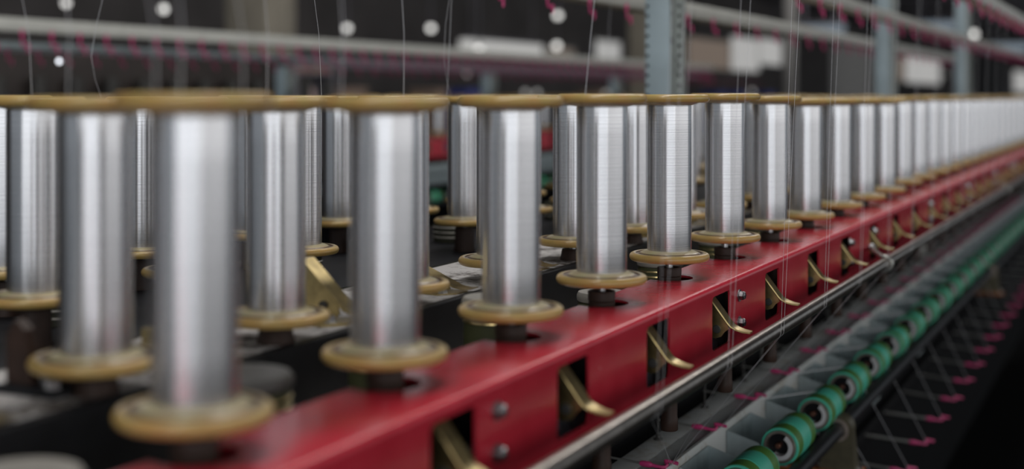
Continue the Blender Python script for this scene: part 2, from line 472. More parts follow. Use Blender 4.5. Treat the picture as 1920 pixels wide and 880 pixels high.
# ------------------------------------------------------------------ lower tray, hooks, rollers
YT0, YT1 = .5, 7.3
tr = thing('thread_tray', (-.546, YT0, ZC - .47), 'cream painted tray below the red rail carrying pink thread hooks', 'tray')
MB().cbox(-.034, -.001, 0, YT1 - YT0, .030, .037, .001).build('back_strip', M['tray'], tr)
MB().prism([(.001, .030), (.001, .037), (.027, .037), (.031, .041), (.035, .041), (.037, .038), (.037, .0), (.034, .0), (.034, .030)], 0, YT1 - YT0).build('front_lip', M['tray'], tr)
# two threads come down over the rod at every spindle
YTH = [y + .030 for y in YA]
def hook_mb(s=1):
    """pigtail hook pointing +X from the origin"""
    g = MB().tube([(0, 0, 0), (.004 * s, 0, 0), (.012 * s, 0, 0), (.0145 * s, 0, 0)], 0, 8, rr=[.0026 * s, .0036 * s, .0036 * s, .0024 * s])
    pts = [(.0135, 0, 0), (.020, .0005, -.0008), (.0262, .001, -.0010), (.0300, .0028, -.0004), (.0308, .0060, .0012), (.0285, .0082, .0030), (.0272, .0095, .0044), (.0300, .0105, .0046), (.0360, .0105, .0040), (.0425, .0102, .0034)]
    g.tube([(x * s, y * s, z * s) for x, y, z in pts], .0021 * s, 8)
    return g
hk = hook_mb().mesh('thread_hook', M['pink']); wr = MB().tube([(-.045, 0, .001), (-.02, 0, .0005), (.002, 0, 0)], .0014, 8).mesh('hook_wire', M['wire'])
def put(name, me, parent, loc, rot=(0, 0, 0)):
    o = bpy.data.objects.new(name, me); COL.objects.link(o); o.parent = parent; o.location = loc; o.rotation_euler = rot
    return o
for q in (.2, 1.6, 3.0, 4.4, 5.8): MB().cbox(-.072, -.034, q, q + .04, .024, .034, .001).build('arm', M['void'], tr)
HOOKY = [yat(1317 - 8, -.533) + (k - 1) * PITCH for k in range(0, 24)]
for y in HOOKY:
    h = put('thread_hook', hk, tr, (.005, y - YT0, .0452), (0, R(3), R(rnd.uniform(-4, 4))))
    put('hook_wire', wr, h, (0, 0, 0))
pin = MB().cyl(.0011, 0, .10, 8).lathe([(.006, 0), (.006, .002), (.003, .003), (.003, .006), (.001, .007)], 16).mesh('guide_pin', M['capdark'])
for y in HOOKY: put('guide_pin', pin, tr, (-.022, y - YT0 - .055, .037))

XRO, DRO = -.440, .4526
YRO = [yat(1462, XRO) + k * PITCH for k in range(-1, 24)]
def make_roller(loc, label):
    t = thing('feed_roller', loc, label, 'roller', 'green feed rollers')
    L = .100
    t.scale = (1.05, 1, 1.05)
    p = [(.0204, 0), (.0226, 0), (.0233, .0008), (.0233, .0028), (.0225, .003), (.0225, .028), (.0238, .0295), (.0243, .040), (.0243, .060), (.0238, .0705), (.0225, .072), (.0225, .097), (.0232, .0975), (.0232, .099), (.0226, L), (.0204, L)]
    MB().lathe(p, 48, 'Y', close=True).build('rubber_sleeve', M['teal'], t)
    for y0, y1 in ((.0032, .0282), (.0718, .0968)):
        MB().lathe([(.0222, y0), (.0236, y0 + .001), (.0239, (y0 + y1) / 2), (.0236, y1 - .001), (.0222, y1)], 48, 'Y', close=True).build('end_band', M['green'], t)
    MB().lathe([(.0166, -.002), (.0196, -.002), (.0204, .0005), (.0204, .09), (.0166, .09)], 40, 'Y', close=True).build('core_ring', M['rollsteel'], t)
    MB().lathe([(0, .012), (.0164, .012), (.0164, .085), (0, .085)], 32, 'Y').build('hub', M['dark'], t)
    arcs = MB(); n = 16; vs = []; fs = []
    for i in range(n + 1):
        a = R(-130 + 190 * i / n)
        for r, y in ((.0165, -.003), (.0112, -.003), (.0112, .013), (.0165, .013)): vs.append((r * math.cos(a), y, r * math.sin(a)))
    for i in range(n):
        for k in range(4): fs.append((i * 4 + k, i * 4 + (k + 1) % 4, i * 4 + 4 + (k + 1) % 4, i * 4 + 4 + k))
    fs += [(0, 1, 2, 3), tuple(n * 4 + k for k in (3, 2, 1, 0))]
    arcs.add(vs, fs).build('bushing', M['pale'], t)
    MB().cyl(.0034, -.003, .012, 16, 'Y', (-.002, 0, .001), .001).build('axle_pin', M['copper'], t)
    return t
ro = None
for k, y in enumerate(YRO):
    lb = 'green rubber feed roller below the tray, %s from the camera end' % ordn(k)
    loc = (XRO, y, ZC - DRO)
    if ro is None: ro = make_roller(loc, lb)
    else: copy_tree(ro, loc, lb)
def make_bracket(loc, label):
    """U of sheet steel on the tray front; origin at its near lower corner"""
    t = thing('roller_bracket', loc, label, 'bracket', 'brackets of the feed rollers')
    H = .068
    MB().box(0, .0018, 0, .112, 0, H).build('base_plate', M['galv'], t)
    arm = [(0.0018, 0), (.052, 0), (.052, .030), (.047, .033), (.0435, .039), (.0425, .045), (.0440, .052), (.042, .0560), (.0018, H)]
    for y0 in (0, .1104):
        MB().prism(arm, y0, y0 + .0016, 'Y').build('arm_plate', M['galv'], t)
    b = MB().lathe([(.0062, 0), (.0062, .0012), (.0048, .0013), (.0048, .006), (.003, .0062), (.003, .012), (0, .0125)], 6, 'X', (.0018, .055, .030))
    b.build('bolt', M['steel'], t, ang=25)
    return t
bk = None
for k, y in enumerate(YRO):
    loc = (-.508, y - .008, ZC - .505)
    lb = 'grey steel bracket holding the %s green roller from the camera' % ordn(k)
    if bk is None: bk = make_bracket(loc, lb)
    else: copy_tree(bk, loc, lb)
o = MB().cyl(.0105, 0, 6.3, 32, 'Y', (0, 0, 0), .001).build('drive_shaft', M['dark'], None, (-.4150, .55, ZC - .4795))
tag(o, 'black drive shaft running in front of the green rollers', 'shaft')
def pillow(y, lb):
    t = thing('pillow_block', (-.4150, y, ZC - .545), lb, 'bearing', 'bearings of the drive shaft')
    MB().prism([(-.026, .008), (.026, .008), (.024, .020), (.020, .060)] + [(.0205 * math.cos(R(a)), .0655 + .0205 * math.sin(R(a))) for a in range(0, 181, 15)] + [(-.024, .020)], -.014, .014).build('housing', M['bearing'], t)
    MB().lathe([(.0112, -.017), (.0165, -.017), (.0165, .017), (.0112, .017)], 28, 'Y', (0, 0, .0655), close=True).build('bearing_ring', M['rollsteel'], t)
    MB().cbox(-.085, .034, -.02, .02, 0, .008, .001).build('foot', M['rust'], t)
    for x in (-.028, .028): MB().cyl(.0042, .008, .0125, 6, 'Z', (x, 0, 0)).build('bolt', M['steel'], t)
pillow(1.985, 'olive bearing block with orange foot holding the black shaft nearest the camera')
pillow(3.95, 'blurred bearing block with orange foot farther along the black shaft')
# foot beam the bearings stand on
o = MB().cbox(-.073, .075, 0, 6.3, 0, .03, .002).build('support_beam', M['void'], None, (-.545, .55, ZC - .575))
tag(o, 'black beam under the bearing blocks of the drive shaft', 'beam')
# lower row of hooks on a dark bar
lb_ = thing('lower_guide_bar', (-.49, .9, ZC - .64), 'dark bar low on the machine with grey wires tipped by pink hooks', 'guide bar')
MB().cbox(-.02, .012, 0, 5.9, 0, .036, .002).build('bar', M['void'], lb_)
lw = MB().tube([(-.092, 0, .003), (-.05, 0, .0015), (.002, 0, 0)], .0026, 8).mesh('hook_wire', M['wire'])
for q in (.1, 1.5, 2.9, 4.3, 5.7): MB().cbox(-.128, -.02, q, q + .05, .004, .030, .002).build('arm', M['void'], lb_)
YLH = [yat(1712, -.395) + k * PITCH for k in range(-2, 20)]
for y in YLH:
    h = put('thread_hook', hk, lb_, (.088, y - .9, .0205), (0, R(2), R(rnd.uniform(-5, 5))))
    put('hook_wire', lw, h, (0, 0, 0))
# pale posts between tray and rail
for px, lbp in ((1467, 'pale grey post between the red rail and the tray'), (1745, 'second pale post farther along between rail and tray')):
    y = yat(px, -.56)
    o = MB().cyl(.011, 0, .170, 24, 'Z', (0, 0, 0), .001).build('support_post', M['white'], None, (-.585, y, ZC - .60 + .157))
    o.location.z = ZC - .443
    tag(o, lbp, 'post', 'posts under the rail')
# grey clamps low down, behind the lower hooks
for px, py, lbp in ((1625, 862, 'grey steel clamp block low behind the bearing block'), (1710, 700, 'dim steel clamp block under the shaft near the lower hooks')):
    p = pt(px, py, -.47)
    t = thing('clamp_block', (p.x, p.y, ZC - .545), lbp, 'clamp', 'clamps under the shaft')
    MB().cbox(-.018, .018, -.03, .03, 0, .012, .001).build('base', M['galv'], t)
    MB().cbox(-.008, .008, -.012, .012, .012, .034, .001).build('block', M['dark'], t)
    MB().lathe([(.005, .034), (.005, .039), (.002, .040), (.002, .05), (0, .05)], 12).build('bolt', M['steel'], t)

# ------------------------------------------------------------------ body of the machine behind the rail
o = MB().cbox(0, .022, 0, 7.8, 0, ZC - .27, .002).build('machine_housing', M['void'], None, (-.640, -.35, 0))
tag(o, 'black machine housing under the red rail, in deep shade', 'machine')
dk = thing('spindle_deck', (-.595, -.35, ZC - .26), 'dirty white deck behind the red rail, edged by a black beam', 'deck')
MB().cbox(-.133, -.008, 0, 7.3, .061, .069, .001).build('top_plate', M['deck'], dk)
MB().prism([(0, 0), (0, .0685), (-.001, .0695), (-.008, .0695), (-.008, .060), (-.012, .060), (-.012, 0)], 0, 7.3).build('front_beam', M['dark'], dk)
MB().box(-.133, -.13, 0, 7.3, 0, .061).build('back_beam', M['dark'], dk)
o = MB().cbox(0, .110, 0, 7.3, 0, .012, .001).build('inner_bed', M['deck'], None, (-.592, -.35, ZC - .272))
tag(o, 'stained inner bed in the gap between red rail and white deck', 'machine bed')
od = thing('olive_rail', (-.80, -.2, ZC - .34), 'dark olive rail carrying the two back rows of bobbins', 'machine rail')
MB().cbox(-.27, 0, 0, 5.2, .0, .128, .004).build('rail_body', M['olivedark'], od)
MB().box(-.26, -.012, .02, 5.18, .128, .1285).build('top_sheet', M['dark'], od)
# brass lever assemblies on the white deck
def deck_lever(loc, label):
    t = thing('deck_lever', loc, label, 'lever', 'brass levers on the white deck')
    MB().prism([(-.030, -.020), (.010, -.026), (.024, -.010), (.024, .012), (-.030, .016)], 0, .0022, 'Z').build('foot_plate', M['brass'], t)
    MB().lathe([(.0056, .0022), (.0056, .0034), (.0046, .0034), (.0046, .0078), (.0025, .0086), (0, .0086)], 6, 'Z', (.010, -.013, 0)).build('bolt', M['steel'], t, ang=25)
    a = [(-.030, .052), (-.026, .052), (.016, .012), (.026, .0085), (.033, .010), (.033, .0085), (.026, .0068), (.015, .0100), (-.030, .050)]
    MB().prism(a, -.002, .017, 'Y').build('lever_arm', M['brass'], t)
    MB().prism([(-.030, .0022), (-.030, .050), (.010, .0140), (.012, .0080), (.006, .0022)], -.002, -.0004, 'Y').build('cheek_plate', M['brass'], t)
    MB().cyl(.0040, -.004, .010, 18, 'Y', (-.004, 0, .014), .0004).build('pivot_pin', M['capdark'], t)
    return t
dl = None
for k, y in enumerate(YB):
    lb = 'brass lever on the white deck beyond the %s bobbin of the second row' % ordn(k)
    loc = (-.632, y + .098, ZC - .1908)
    if dl is None:
        dl = deck_lever(loc, lb); dl.scale = (1, 1, .45)
    else:
        c = copy_tree(dl, loc, lb)
        c.scale = (1, 1, 1 if k == 2 else .45)
# dark clamp beside the near second-row spindle
t = thing('spindle_clamp', (-.655, yat(70, -.66), ZC - .1908), 'dark oily clamp on the white deck beside the nearest second-row spindles', 'clamp')
MB().cbox(-.022, .030, -.022, .030, 0, .005, .001).build('base', M['dark'], t)
MB().prism([(-.020, .005), (-.020, .036), (-.012, .046), (-.004, .040), (.002, .005)], -.012, -.004).build('jaw', M['brown'], t)
MB().cyl(.011, .005, .026, 24, 'Z', (.014, .008, 0), .001).build('barrel', M['brown'], t)
MB().lathe([(.005, .005), (.005, .010), (.003, .011), (0, .011)], 6, 'Z', (.022, -.014, 0)).build('bolt', M['steel'], t, ang=25)
# tension cans in the gap
def can(px, py, X, r, capm, label, lift=True, parent_group='tension cans behind the red rail'):
    p = pt(px, py, X); base = ZC - .260; h = p.z - base
    t = thing('tension_can', (X, p.y, base), label, 'can', parent_group)
    MB().lathe([(r * .9, 0), (r * .94, .001), (r * .94, h - .012), (r * .9, h - .011)], 40).build('can_body', M['olive'], t)
    for q in (.016, .022):
        MB().lathe([(r * .93, h - q - .0012), (r * .97, h - q), (r * .93, h - q + .0012), (r * .8, h - q)], 40, close=True).build('ring', M['gold'], t)
    MB().lathe([(r * .86, h - .012), (r * .98, h - .010), (r, h - .007), (r * .99, h - .004), (r * .93, h - .001), (r * .55, h), (r * .3, h - .001), (0, h - .001)], 44).build('cap', M[capm], t)
    return t
can(35, 884, -.535, .034, 'cap', 'pale capped can at the near end of the gap behind the red rail')
can(452, 697, -.535, .034, 'capdark', 'dark capped can in the gap behind the nearest bobbin')
can(722, 632, -.535, .030, 'capdark', 'dark capped can in the gap behind the second bobbin')
can(928, 554, -.535, .030, 'cap', 'pale capped olive can behind the third bobbin')
can(1128, 545, -.522, .026, 'cap', 'olive can with cream rim behind the fourth bobbin')
can(1238, 481, -.535, .028, 'cap', 'grey capped can behind the fifth bobbin')
can(1348, 443, -.535, .028, 'cap', 'grey capped can behind the sixth bobbin')
can(1432, 415, -.535, .028, 'cap', 'grey capped can behind the seventh bobbin')
# cans on the olive rail
cr_ = None
for k in range(10):
    y = YC[0] + .1 + k * .197
    loc = (-.925, y, ZC - .2115)
    lb = 'ringed grey can on the olive rail beyond the %s third-row bobbin' % ordn(k)
    if cr_ is None:
        cr_ = thing('tension_can', loc, lb, 'can', 'cans on the olive rail')
        MB().lathe([(.027, 0), (.028, .001), (.028, .028), (.026, .029)], 36).build('can_body', M['olivedark'], cr_)
        for q in (.008, .015, .022): MB().lathe([(.0278, q - .0012), (.0290, q), (.0278, q + .0012), (.024, q)], 36, close=True).build('ring', M['cap'], cr_)
    else: copy_tree(cr_, loc, lb)

# ------------------------------------------------------------------ overhead thread guide rails
hs = hook_mb(1.0)
hang = MB()
ov = hook_mb(.95).mesh('thread_hook', M['pink'])
def overhead(X, drop, y0, y1, w, h, hooky, label, hooks_two=False, mat='white', hs=1.0):
    t = thing('guide_rail', (X, y0, ZC - drop), label, 'guide rail', 'overhead thread guide rails')
    MB().cbox(-w / 2, w / 2, 0, y1 - y0, 0, h, .003).build('rail_bar', M[mat], t)
    for k, y in enumerate(hooky):
        a = put('thread_hook', ov, t, (w * .5 + .001 * hs, y - y0, .006), (0, R(87), R(rnd.uniform(-15, 15))))
        a.scale = (hs,) * 3
    return t
overhead(-.367, -.205, 2.2, 9.0, .035, .030, [yat(1819, -.367) + k * PITCH * .98 for k in range(-3, 24)], 'cream guide rail with pink hooks above the red rail')
overhead(-.650, -.196, 2.0, 9.5, .04, .026, [yat(1512, -.657) + k * PITCH for k in range(-1, 30)], 'cream guide rail with pink hooks above the second row')
overhead(-.985, -.178, 1.9, 8.0, .05, .034, [yat(1130, -1.01) + k * PITCH for k in range(-3, 26)], 'cream guide rail with pink hooks above the back rows')
XE = -2.95
fy0, fy1 = yat(-60, XE), yat(1330, XE)
overhead(XE, -.182, fy0, fy1, .06, .040, [fy0 + .05 + k * .115 for k in range(int((fy1 - fy0) / .115))][:99], 'long cream guide rail of the machine across the aisle', hs=1.6)
t = thing('guide_rail', (-3.05, fy0, ZC + .135), 'grey second guide rail below the long cream one across the aisle', 'guide rail', 'overhead thread guide rails')
MB().cbox(-.02, .02, 0, fy1 - fy0, 0, .024, .003).build('rail_bar', M['galv'], t)
for k in range(60):
    a = put('thread_hook', ov, t, (.02, .1 + k * .12, .003), (0, R(87), 0)); a.scale = (1.2,) * 3
XG = -4.3
t = overhead(XG, -.165, yat(-60, XG), yat(1260, XG), .07, .045, [yat(-60, XG) + .1 + k * .2 for k in range(60)], 'dim guide rail farther back across the aisle', mat='truss', hs=1.2)

# ------------------------------------------------------------------ steel columns of the frames
def column(px, X, w, lb, zt=2.6, zb=0.0):
    y = yat(px, X); t = thing('steel_column', (X, y, zb), lb, 'column', 'pale blue frame columns')
    H = zt - zb
    MB().cbox(-w / 2, w * .22, -w * .35, w * .35, 0, H, .003).build('post', M['col'], t)
    MB().prism([(w * .22, -w * .35), (w * .28, -w * .35), (w * .28, -w * .12), (w * .5, -w * .12), (w * .5, w * .1), (w * .22, w * .1)], 0, H, 'Z').build('edge_strip', M['colstrip'], t)
    MB().cbox(-w * .7, w * .7, -w * .6, w * .6, 0, .02, .002).build('base_plate', M['col'], t)
    ho = MB()
    for k in range(60):
        z = ZC - .05 + k * .017
        ho.cyl(.0028, -w * .12 - .0008, -w * .12 + .0002, 10, 'Y', (w * .39, 0, z))
        ho.cyl(.0028, -w * .35 - .0008, -w * .35 + .0002, 10, 'Y', (-w * .42, 0, z))
    ho.build('slot_holes', M['dark'], t)
column(1250, -.764, .064, 'pale blue steel column rising behind the fifth bobbin')
column(1662, -.764, .064, 'pale blue steel column with rails on both sides, second along the row')
column(1806, -.764, .064, 'pale blue steel column, third along the row')
column(537, -3.2, .078, 'blurred steel column of the machine across the aisle, nearest', ZC + .12)
column(918, -3.2, .078, 'blurred steel column across the aisle, second along', ZC + .12)
column(1155, -3.2, .078, 'blurred steel column across the aisle, third along', ZC + .12)

# ------------------------------------------------------------------ machine across the aisle
DX = XE - XA
ya = yat(640, XE + .06); yb = yat(1300, XE + .06)
YE = [ya + .12 + k * PITCH for k in range(int((yb - ya) / PITCH) - 1)]
red_rail(ya, yb, 'distant red rail of the machine across the aisle', YE, [], DX, True)
for k, y in enumerate(YE):
    copy_tree(bob, (XE, y, ZC - DRB), 'distant blurred bobbin across the aisle, %s along its red rail' % ordn(k), 'bobbins across the aisle')
    copy_tree(sp0, (XE, y, ZC - .352), 'distant spindle across the aisle, %s along its red rail' % ordn(k), 'spindles across the aisle')
for k in range(14):
    y = yat(800, XRO + DX) + (k - 2) * PITCH
    copy_tree(ro, (XRO + DX, y, ZC - DRO), 'distant green roller across the aisle, %s along' % ordn(k), 'green rollers across the aisle')
o = MB().cyl(.0105, 0, yb - ya, 24, 'Y', (0, 0, 0), .001).build('drive_shaft', M['dark'], None, (-.4150 + DX, ya, ZC - .4795))
tag(o, 'dark drive shaft under the distant green rollers across the aisle', 'shaft')
o = MB().cbox(-.03, .0, 0, yb - ya, 0, .04, .003).build('machine_tray', M['galv'], None, (XF + DX + .01, ya, ZC - .345))
tag(o, 'grey tray under the distant red rail across the aisle', 'tray')
o = MB().cbox(-.12, .0, 0, yb - ya, 0, .04, .003).build('machine_bed', M['galv'], None, (XF + DX - .002, ya, ZC - .3925))
tag(o, 'dim grey bed under the spindles across the aisle', 'machine bed')
o = MB().cbox(0, .03, 0, fy1 - fy0, 0, .90, .004).build('machine_housing', M['void'], None, (-3.13, fy0, 0))
tag(o, 'black housing of the machine across the aisle', 'machine')
# brown panelled machine behind the long cream rail
t = thing('brown_machine', (-3.9, yat(-60, -3.9), 0), 'dark brown machine behind the long cream rail', 'machine')
L = yat(545, -3.9) - yat(-60, -3.9)
MB().cbox(-.3, 0, 0, L, 0, ZC + .17, .01).build('cabinet', M['brownmach'], t)
for k in range(12):
    MB().cyl(.030, ZC - .12, ZC + .075, 20, 'Z', (.045, .10 + k * .20, 0), .003).build('spool', M['capdark'], t)

# ------------------------------------------------------------------ threads
def thread(pts, r, label, group):
    p0 = Vector(pts[0])
    o = MB().tube([Vector(p) - p0 for p in pts], r, 6).build('thread', M['thread'], None, p0)
    tag(o, label, 'thread', group)
for k, y in enumerate(YTH[:16]):
    if k < 2: continue
    for s, nm in ((0, 'nearer'), (1, 'farther')):
        e = s * .012; dy = .035 + s * .028
        z = lambda d: ZC - d
        yt = y + dy + e
        a = R(25)
        rod = [(XR + (RR + .0003) * math.cos(R(q)), y + e, ZC - DR + (RR + .0003) * math.sin(R(q))) for q in (10, -15, -40, -65)]
        if s == 0:
            j = min(range(len(HOOKY)), key=lambda i: abs(HOOKY[i] - y))
            rest = [(-.505, HOOKY[j] + .008, ZC - .4235)]
        else:
            j = min(range(len(HOOKY)), key=lambda i: abs(HOOKY[i] - y))
            rest = [(-.506, HOOKY[j] + .006, ZC - .4265)]
        thread([(-.345, yt, z(-.215)), (-.3495, (yt * .5 + (y + e) * .5), z(.02))] + rod + rest, .00015,
               'fine thread over the steel rod by the %s bobbin, %s of the pair' % (ordn(k), nm), 'threads over the steel rod')
for k, yl in enumerate(YLH):
    j = min(range(len(YRO)), key=lambda i: abs(YRO[i] + .05 - (yl - .13)))
    y = YRO[j] + .05
    pts = [(-.506, y - .10, ZC - .427)]
    pts += [(XRO + .0244 * math.cos(R(a)), y, ZC - DRO + .0244 * math.sin(R(a))) for a in (95, 70, 45, 20, 0, -20)]
    pts += [(-.373, yl + .008, ZC - .6185)]
    thread(pts, .0005, 'pale thread from the %s green roller down to a pink hook' % ordn(j) if k else 'pale thread down to the lowest pink hook nearest the camera', 'threads below the rollers')
up = [((38, 0), (60, 183), XC, 'third-row bobbin at the left edge'), ((121, 0), (127, 183), XB, 'second-row bobbin beside the large one'), ((276, 0), (292, 181), XA, 'large near bobbin, its left side'),
      ((332, 0), (338, 181), XA, 'large near bobbin, its right side'), ((441, 0), (457, 181), XA, 'large near bobbin, at the flange edge'), ((494, 0), (501, 182), XB, 'second-row bobbin behind the large one'),
      ((587, 0), (603, 183), XC, 'third-row bobbin behind the second bobbin'), ((637, 0), (640, 183), XA, 'second bobbin, its left edge'), ((752, 0), (757, 182), XB, 'second bobbin, its right part'),
      ((846, 0), (838, 183), XC, 'third-row bobbin left of the third bobbin'), ((1115, 0), (1097, 182), XA, 'fourth bobbin'), ((1297, 0), (1290, 182), XB, 'pale blue column')]
for a, b_, X, nm in up:
    thread([pt(b_[0], b_[1], X), (pt(b_[0], b_[1], X) + pt(a[0], a[1] - 60, X)) / 2 + Vector((0, .003, 0)), pt(a[0] - (b_[0] - a[0]) * .33, a[1] - 60, X)], .00022 if X != XA else .00026, 'fine thread rising from the %s' % nm, 'threads rising to the guides')
for i, (px0, pxm, px1) in enumerate(((197, 171, 190), (845, 832, 847), (1149, 1141, 1175))):
    X = XC
    P = [pt(px0, -20, X), pt((px0 + pxm) / 2 - 3, 45, X), pt(pxm, 105, X), pt((pxm + px1) / 2 - 2, 150, X), pt(px1, 182, X)]
    thread(P[::-1], .00018, 'slack curved thread ballooning above the bobbins, %s from the left' % ordn(i), 'slack threads')

# ------------------------------------------------------------------ the hall
WX = -20.0; HZ = 6.6
struct(MB().box(-20.3, 9, -8, 300, -.05, 0).build('floor', M['floor']))
struct(MB().box(-20.3, 9, -8, 300, HZ, HZ + .1).build('ceiling', M['ceil']))
struct(MB().box(WX - .25, WX, -8, 300, 0, HZ).build('wall_left', M['wall']))
struct(MB().box(-20.3, 9, 300, 300.2, 0, HZ).build('wall_far', M['wall']))
def wall_rect(px0, px1, pyt, pyb):
    y0, y1 = yat(px0, WX + .05), yat(px1, WX + .05)
    pm = (px0 + px1) / 2; ym = yat(pm, WX)
    return y0, y1, zat(pyt, WX, ym), zat(pyb, WX, ym)
wins_and_lit_walls = [(1116, 1162, 78, 117, 'sky'), (1370, 1422, 72, 133, 'sky'), (1422, 1465, 75, 121, 'sky'), (1697, 1762, 107, 156, 'sky'), (1900, 1945, 136, 173, 'sky'),
        (1288, 1368, 75, 128, 'lit_wall'), (1664, 1695, 106, 150, 'lit_wall'), (1025, 1075, 92, 103, 'lit_wall')]  # these last three are lit wall stretches, drawn as glowing panes
for i, (a, b_, t_, u_, mt) in enumerate(wins_and_lit_walls):
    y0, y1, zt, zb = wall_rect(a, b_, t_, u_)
    w = thing('window_%d' % (i + 1), (WX + .01, (y0 + y1) / 2, zb), None, None); struct(w)  # the glowing wall stretches are built like windows here too
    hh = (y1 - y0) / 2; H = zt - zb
    struct(MB().box(.02, .04, -hh, hh, 0, H).build('window_or_lit_wall_pane', M[mat_] if (mat_ := mt) else None, w))
    fr = MB().box(0, .08, -hh - .06, -hh, -.06, H + .06).box(0, .08, hh, hh + .06, -.06, H + .06).box(0, .08, -hh, hh, -.06, 0).box(0, .08, -hh, hh, H, H + .06)
    struct(fr.build('window_frame', M['wallgrey'], w))
y0, y1, zt, zb = wall_rect(1557, 1640, 88, 215)
d1 = thing('door_1', (WX + .02, (y0 + y1) / 2, 0), None, None); struct(d1)
hh = (y1 - y0) / 2; dm = MB()
for k in range(14):
    a = -hh + 2 * hh * k / 14
    dm.prism([(a, 0), (a + hh / 14, .10), (a + 2 * hh / 14, 0)], 0, 1) if False else dm.box(.0, .06 if k % 2 else .14, a, a + 2 * hh / 14, 0, zt)
struct(dm.build('door_panel', M['wallgrey'], d1))
# concrete columns of the hall
for i, (px, lb) in enumerate(((489, 'broad beige concrete column behind the brown machine'), (1213, 'beige concrete column half hidden by the pale blue column'), (1482, 'slim looking grey concrete column beside the corrugated door'))):
    y = yat(px, -8)
    w = (.25, .25, .12)[i]
    c = MB().cbox(-w, w, -w, w, 0, HZ - .02, .02)
    t = thing('concrete_column', (-8, y, 0), lb, 'column', 'concrete hall columns')
    c.build('shaft', M['beige' if i < 2 else 'concrete'], t)
    MB().cbox(-w - .05, w + .05, -w - .05, w + .05, 0, .15, .01).build('plinth', M['beige'], t)
# roof trusses
for i, y in enumerate((14, 22, 32, 44, 58, 76, 100)):
    tm = MB().box(-20, 9, -.06, .06, 0, .10).box(-20, 9, -.06, .06, .60, .70)
    for k in range(24):
        x0 = -19.8 + k * 1.2; s = 1 if k % 2 else -1
        tm.prism([(x0, .10 if s > 0 else .60), (x0 + .08, .10 if s > 0 else .60), (x0 + 1.2, .60 if s > 0 else .10), (x0 + 1.12, .60 if s > 0 else .10)], -.03, .03)
    o = tm.build('trim_%d' % (i + 1), M['truss'], None, (0, y, HZ - .75)); struct(o)
# lamps
def lamp(px, py, X, r, lb):
    p = pt(px, py, X)
    t = thing('ceiling_lamp', (p.x, p.y, p.z), lb, 'lamp', 'round hall lamps')
    MB().lathe([(r * .62, r * .82), (r * .5, r * 1.1), (r * .25, r * 1.5), (0, r * 1.5)], 24).build('shade', M['truss'], t)
    ring = MB().lathe([(0, -r * .95), (r * .5, -r * .85), (r * .88, -r * .5), (r, 0), (r * .92, r * .5), (r * .6, r * .8), (0, r * .85)], 24); ring.build('bulb', M['lamp'], t)
    MB().cyl(.02, r * 1.5, max(r * 1.5 + .05, HZ - .01 - p.z), 8).build('cable', M['truss'], t)
lamps = [(124, 6, -15, .085, 'round white hall lamp at the top left of the picture'), (307, 17, -15, .13, 'largest round white hall lamp, above the nearest bobbin'),
         (651, 53, -15, .105, 'round white lamp above the second bobbin, left of a pair'), (808, 53, -15, .12, 'round white lamp above the second bobbin, right of a pair'),
         (1046, 29, -12, .115, 'upper round lamp of the two above the fourth bobbin'), (1044, 86, -15, .115, 'lower round lamp of the two above the fourth bobbin'),
         (898, 92, -13.5, .11, 'round lamp at the tip of the long bright tube'), (1808, 64, -6, .10, 'paired lamp between the upper guide rails, left one'), (1826, 64, -6, .10, 'paired lamp between the upper guide rails, right one')]
for px, py, X, r, lb in lamps:
    lamp(px, py, X, (7.0 if px == 307 else 6.3) * dep(X, yat(px, X)) / F, lb)
for px, py, r, lb in ((111, 115, .006, 'tiny bright lamp below the cream rail'), (875, 139, .04, 'dim round light under the long tube'), (985, 174, .06, 'small round light low behind third bobbin, left of two'), (1007, 174, .06, 'small round light low behind third bobbin, right of two'), (1137, 175, .055, 'small round light low behind the fourth bobbin'), (1410, 172, .075, 'small round light low behind the seventh bobbin'), (1772, 140, .08, 'dim round light beside the far bright window')):
    p = pt(px, py, -12 if px > 200 else -2.7)
    t = thing('signal_light', p, lb, 'light', 'small far lights')
    MB().lathe([(0, -r), (r * .7, -r * .7), (r, 0), (r * .7, r * .7), (0, r)], 16).build('globe', M['tube' if px > 200 else 'glint'], t)
    MB().cyl(r * .3, r * .9, r * 1.8, 8).build('socket', M['truss'], t)
X = -15
p0, p1 = pt(868, 80, X), pt(1012, 93, X)
t = thing('tube_lamp', ((p0 + p1) / 2), 'long bright tube lamp above the fourth bobbin', 'lamp')
hl = (p1.y - p0.y) / 2
MB().cbox(-.10, .10, -hl, hl, -.17, .10, .02).build('tube', M['tube'], t)
MB().cbox(-.12, .12, -hl, hl, .10, .16, .01).build('housing', M['truss'], t)
for q in (-.8, .8): MB().cyl(.02, .16, HZ - .01 - t.location.z, 8, 'Z', (0, hl * q, 0)).build('cable', M['truss'], t)
for px, py, wpx, X, lb in ((1760, 48, 92, -4, 'cool tube lamp between the overhead rails, larger'), (1886, 89, 72, -4, 'cool tube lamp between the overhead rails, farther'), (1537, 55, 84, -7, 'cool tube lamp glimpsed behind the back overhead rail')):
    p = pt(px, py, X); d = dep(p.x, p.y); w = wpx * d / F / 2; hh = 15 * d / F / 2
    t = thing('tube_lamp', p, lb, 'lamp')
    MB().cbox(-w / CT, w / CT, -.08, .08, -hh, hh, .03).build('tube', M['bluetube'], t)
    MB().cbox(-w / CT, w / CT, -.12, .12, hh, hh + .06, .01).build('housing', M['truss'], t)
    for q in (-.7, .7): MB().cyl(.02, hh + .06, HZ - .01 - p.z, 8, 'Z', (w * q, 0, 0)).build('cable', M['truss'], t)
